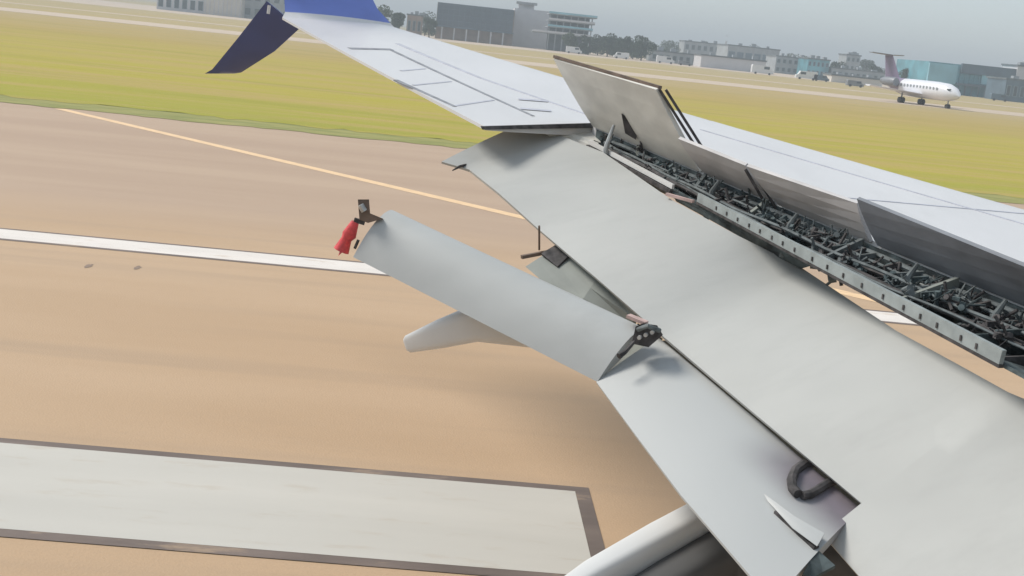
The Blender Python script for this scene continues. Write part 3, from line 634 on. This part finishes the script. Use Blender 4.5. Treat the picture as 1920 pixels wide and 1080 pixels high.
# ------------------------------------------------ main flap
FT = [(0.468, 10.876, 3.308), (0.855, 10.861, 3.307), (1.218, 10.254, 3.238), (1.612, 8.983, 3.048), (1.965, 8.345, 2.93), (2.351, 8.055, 2.799), (2.492, 7.419, 2.732), (2.613, 6.866, 2.675), (2.797, 6.362, 2.623), (2.916, 6.015, 2.588)]
FB = [(-0.095, 10.487, 3.004), (0.141, 10.378, 2.972), (0.379, 9.737, 2.881), (0.679, 9.141, 2.716), (1.058, 8.359, 2.531), (1.448, 7.724, 2.314), (1.65, 7.187, 2.228), (1.833, 6.667, 2.155), (2.058, 6.21, 2.048), (2.214, 5.878, 1.975)]
FT2 = [(2.916, 6.015, 2.588), (3.125, 5.689, 2.556), (3.406, 4.901, 2.478), (3.716, 4.074, 2.398)]
kx = V(FT[-1]) + (V(FB[-1]) - V(FT[-1])) * 1.27
FB2 = [tuple(kx), tuple(lerp(kx, (2.31, 5.044, 1.592), .25)), (2.31, 5.044, 1.592), (2.774, 4.221, 1.512)]
mb = MB(); mb.slab(subdiv(FT, 3) + subdiv(FT2, 3), subdiv(FB, 3) + subdiv(FB2, 3), .09, 10, .012); mb.build('main_flap', M['greyp'], wing, True)
# aft flap (inboard of the break)
AT = [(1.44, 7.843, 2.277), (1.679, 7.22, 2.181), (1.87, 6.728, 2.101), (2.082, 6.267, 1.994), (2.246, 5.972, 1.914)]
AB = [(1.026, 7.551, 2.026), (1.196, 6.796, 1.928), (1.351, 6.136, 1.841), (1.496, 5.666, 1.773), (1.644, 5.25, 1.692)]
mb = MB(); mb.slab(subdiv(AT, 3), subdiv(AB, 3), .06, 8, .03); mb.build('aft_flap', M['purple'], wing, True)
m = M['purple']; n = m.node_tree.nodes; l = m.node_tree.links; b_ = n['Principled BSDF']; src = b_.inputs['Base Color'].links[0].from_socket  # blends aft flap grey into the painted recess shade
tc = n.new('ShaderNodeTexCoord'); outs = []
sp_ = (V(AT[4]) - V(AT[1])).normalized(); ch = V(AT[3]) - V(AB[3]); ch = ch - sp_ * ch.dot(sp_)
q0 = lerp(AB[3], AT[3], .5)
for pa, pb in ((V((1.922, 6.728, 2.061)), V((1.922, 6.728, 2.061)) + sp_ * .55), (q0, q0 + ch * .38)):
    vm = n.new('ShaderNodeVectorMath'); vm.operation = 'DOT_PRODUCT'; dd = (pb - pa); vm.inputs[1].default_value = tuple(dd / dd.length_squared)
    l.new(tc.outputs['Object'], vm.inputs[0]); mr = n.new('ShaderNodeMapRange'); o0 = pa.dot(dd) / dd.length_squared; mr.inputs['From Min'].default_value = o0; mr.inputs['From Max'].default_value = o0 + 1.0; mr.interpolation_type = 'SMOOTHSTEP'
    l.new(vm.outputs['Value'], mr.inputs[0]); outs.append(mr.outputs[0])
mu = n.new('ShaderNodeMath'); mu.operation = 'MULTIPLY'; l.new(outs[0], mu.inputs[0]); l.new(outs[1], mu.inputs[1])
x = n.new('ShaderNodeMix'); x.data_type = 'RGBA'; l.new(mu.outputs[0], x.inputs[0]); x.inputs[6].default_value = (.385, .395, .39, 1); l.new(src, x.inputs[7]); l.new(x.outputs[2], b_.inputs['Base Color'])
MB().bar((1.485, 8.074, 2.201), (2.275, 6.113, 1.848), .16, .012, wd2=.2).build('flap_gap_strip', M['spar'], wing)  # grey strip added under the flap edge to cover a gap showing ground
u = [(2.142, 6.288, 2.016), (2.089, 6.33, 2.02), (2.028, 6.315, 2.014), (1.959, 6.235, 2.0), (1.916, 6.134, 1.98), (1.901, 6.05, 1.967), (1.917, 5.997, 1.956)]
MB().tube(subdiv(u, 3), .026, 8).build('track_hook', M['dark'], wing, True)
u = [(2.19, 6.198, 1.987), (2.113, 6.144, 1.976), (2.042, 6.068, 1.964), (1.983, 6.013, 1.953), (1.939, 5.993, 1.951)]
MB().tube(subdiv(u, 3), .024, 8).build('track_hook', M['dark'], wing, True)
mb = MB(); mb.slab([(1.745, 6.012, 1.938), (1.853, 5.793, 1.911), (1.97, 5.658, 1.888)], [(1.76, 5.967, 1.913), (1.827, 5.717, 1.878), (1.913, 5.57, 1.854)], .008, 4, .004); mb.build('track_cover_strip', M['greyp2'], wing, True)
MB().bar((1.785, 5.885, 1.885), (1.919, 5.597, 1.826), .03, .03).build('flap_gap_strip', M['dark'], wing)
mb = MB(); mb.slab([(1.925, 5.597, 1.827), (1.988, 5.493, 1.796)], [(1.817, 5.429, 1.77), (1.87, 5.46, 1.733)], .02, 2, 0, edge=1); mb.build('gap_plate', M['cove'], wing)
# exposed flap rear spar where the aft flap panel has broken away
mb = MB(); mb.slab([(0.836, 9.006, 2.641), (1.079, 8.533, 2.51), (1.31, 8.124, 2.386)], [(0.594, 8.902, 2.47), (0.934, 8.34, 2.309), (1.295, 8.18, 2.212)], .03, 3, 0, edge=1, down=(.8, .2, -.5)); mb.build('exposed_flap_spar', M['spar'], wing)
mb = MB(); mb.slab([(1.362, 8.288, 2.264), (1.22, 8.073, 2.121), (1.072, 7.854, 1.958)], [(1.506, 8.085, 2.222), (1.311, 7.926, 2.105), (1.083, 7.819, 1.954)], .012, 2, 0, edge=1); mb.build('gap_backing_plate', M['spar'], wing)  # backing slab added to cover the open wedge at the broken panel's end
mb = MB(); mb.slab([(0.828, 9.01, 2.651), (0.904, 8.827, 2.612)], [(0.701, 8.934, 2.573), (0.813, 8.771, 2.516)], .02, 2, 0, edge=1); mb.build('torn_bracket', M['dark'], wing)
MB().bar((0.565, 9.0, 2.52), (0.812, 9.111, 2.572), .03, .025).build('torn_bracket', M['brown'], wing)
MB().tube([(0.696, 9.1, 2.571), (0.662, 8.9, 2.776)], .008, 6).build('static_wick', M['brown'], wing)
MB().tube([(0.001, 10.365, 2.951), (0.059, 10.372, 2.991), (0.139, 10.49, 3.005)], [.005, .012, .012], 6).build('static_wick', M['dark'], wing)

# ------------------------------------------------ broken aft flap panel hanging from one hinge
def airfoil_bar(A0, A1, up0, up1, chord0, chord1, name, m, thick=.24, n=28):
    """A0->A1 leading edge line, chord directions given; convex upper skin"""
    vs = []; fs = []; K = 9
    for i in range(K):
        t = i / (K - 1); le = lerp(A0, A1, t); te_ = lerp(chord0, chord1, t); c = te_ - le
        ax = (V(A1) - V(A0)).normalized(); nn = c.cross(ax).normalized()
        if nn.z < 0: nn = -nn
        L_ = c.length
        for k in range(n):
            a = 2 * math.pi * k / n; x = .5 - .5 * math.cos(a); yv = math.sin(a)
            h = thick * L_ * (math.sqrt(max(x, 0)) * (1 - x) * 1.9 + .12 * math.sin(math.pi * x)) * (1 if yv >= 0 else -.45)
            vs.append(le + c * x + nn * h)
    for i in range(K - 1):
        for k in range(n): fs.append((i * n + k, i * n + (k + 1) % n, (i + 1) * n + (k + 1) % n, (i + 1) * n + k))
    fs += [tuple(range(n)), tuple((K - 1) * n + k for k in range(n - 1, -1, -1))]
    return mesh(name, vs, fs, m, wing, True)
airfoil_bar((-0.39, 8.9, 2.782), (1.328, 7.76, 2.347), 0, 0, (-0.634, 8.65, 2.468), (1.032, 7.55, 2.027), 'broken_flap_panel', M['brk'], .2)
MB().add([(-0.642, 8.78, 2.858), (-0.564, 8.78, 2.866), (-0.548, 8.78, 2.768), (-0.455, 8.78, 2.739), (-0.558, 8.78, 2.699), (-0.62, 8.78, 2.716), (-0.638, 8.72, 2.867), (-0.56, 8.72, 2.875), (-0.545, 8.72, 2.778), (-0.452, 8.72, 2.749), (-0.554, 8.72, 2.708), (-0.615, 8.72, 2.725)],
         [(0, 1, 2, 3, 4, 5), (11, 10, 9, 8, 7, 6), (0, 6, 7, 1), (1, 7, 8, 2), (2, 8, 9, 3), (3, 9, 10, 4), (4, 10, 11, 5), (5, 11, 6, 0)]).build('hinge_bracket', M['brown'], wing)
MB().tube([(-0.645, 8.74, 2.704), (-0.679, 8.74, 2.609), (-0.696, 8.74, 2.577), (-0.727, 8.74, 2.489)], [.028, .052, .038, .058], 9).build('torn_seal', M['red'], wing, True)
MB().add([(-0.696, 8.72, 2.503), (-0.743, 8.7, 2.456), (-0.731, 8.76, 2.516), (-0.669, 8.7, 2.571)], [(0, 1, 2), (0, 2, 3), (0, 3, 1), (1, 3, 2)]).build('torn_seal', M['red'], wing)
MB().bar((-0.654, 8.74, 2.718), (-0.578, 8.74, 2.703), .035, .03).build('torn_lug', M['dark'], wing)
MB().tube([(-0.615, 8.7, 2.834), (-0.585, 8.7, 2.792)], .022, 8).build('hinge_bushing', M['steel'], wing, True)
for q in range(3):
    p = lerp((1.252, 7.47, 2.359), (1.327, 7.47, 2.4), q / 2); MB().tube([p, p + V((-.01, -.025, 0))], .013, 8).build('hinge_bolt', M['steel'], wing)
MB().tube([(1.238, 7.5, 2.398), (1.286, 7.45, 2.438), (1.374, 7.5, 2.404)], .016, 8).build('hinge_lug', M['link'], wing, True)
MB().tube([(-0.61, 8.7, 2.584), (-0.631, 8.7, 2.521)], .012, 6).build('hinge_pin', M['dark'], wing)
MB().add([(1.242, 7.62, 2.39), (1.286, 7.62, 2.415), (1.375, 7.62, 2.41), (1.42, 7.62, 2.351), (1.339, 7.62, 2.263), (1.228, 7.62, 2.277), (1.222, 7.5, 2.417), (1.266, 7.5, 2.442), (1.354, 7.5, 2.436), (1.398, 7.5, 2.379), (1.318, 7.5, 2.292), (1.209, 7.5, 2.306)],
         [(0, 1, 2, 3, 4, 5), (11, 10, 9, 8, 7, 6), (0, 6, 7, 1), (1, 7, 8, 2), (2, 8, 9, 3), (3, 9, 10, 4), (4, 10, 11, 5), (5, 11, 6, 0)]).build('hinge_bracket', M['dark'], wing)
MB().tube([(1.227, 7.5, 2.322), (1.168, 7.45, 2.26), (1.127, 7.42, 2.237)], [.01, .015, .02], 6).build('hinge_strap', M['dark'], wing)
MB().bar((1.206, 7.75, 2.426), (1.316, 7.68, 2.404), .06, .02).build('torn_strip', M['pinkp'], wing)

# ------------------------------------------------ flap track fairings
def canoe(pts, rw, rh, name='flap_track_fairing'):
    vs = []; fs = []; n = 28
    for i, p in enumerate(pts):
        p = V(p); d = (V(pts[min(i + 1, len(pts) - 1)]) - V(pts[max(i - 1, 0)])).normalized(); a = d.cross(V((0, 0, 1))).normalized(); b = a.cross(d)
        for k in range(n):
            t = 2 * math.pi * k / n; sq = lambda v: math.copysign(abs(v) ** .55, v); vs.append(p + a * sq(math.cos(t)) * rw[i] * .92 + b * sq(math.sin(t)) * rh[i] * .92)
    for i in range(len(pts) - 1):
        for k in range(n): fs.append((i * n + k, i * n + (k + 1) % n, (i + 1) * n + (k + 1) % n, (i + 1) * n + k))
    fs += [tuple(range(n)), tuple((len(pts) - 1) * n + k for k in range(n - 1, -1, -1))]
    return mesh(name, vs, fs, M['fair'], wing, True)
c0, c1 = V((-0.208, 8.6, 1.886)), V((0.27, 8.4, 2.142)); cd = c1 - c0
canoe([c0, c0 + cd * .05, c0 + cd * .5, c0 + cd, c1 + V((.5, 0, .0)), c1 + V((1.2, 0, -.05))], [.03, .06, .10, .13, .13, .05], [.05, .07, .11, .14, .15, .05])
c0, c1 = V((0.866, 6.087, 1.296)), V((1.677, 6.791, 1.467)); cd = c1 - c0
canoe([c0 - cd * .3, c0 + cd * .1, c0 + cd * .6, c0 + cd, c1 + V((.5, 0, .0)), c1 + V((1.6, 0, .0))], [.05, .09, .11, .12, .12, .1], [.06, .12, .14, .15, .15, .1])
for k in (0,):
    o2 = canoe([c0 - cd * .2, c0 + cd * .1, c0 + cd * .6, c0 + cd, c1 + V((.5, 0, .0)), c1 + V((1.6, 0, .0))], [.08, .12, .15, .16, .16, .1], [.10, .17, .20, .22, .22, .1], 'fairing_shade_body')  # second body added below, its dark colour acting as the fairing's shaded side
    o2.data.materials.clear(); o2.data.materials.append(M['fairshade']); o2.location = o2.location + V((.07, -.20, -.18))
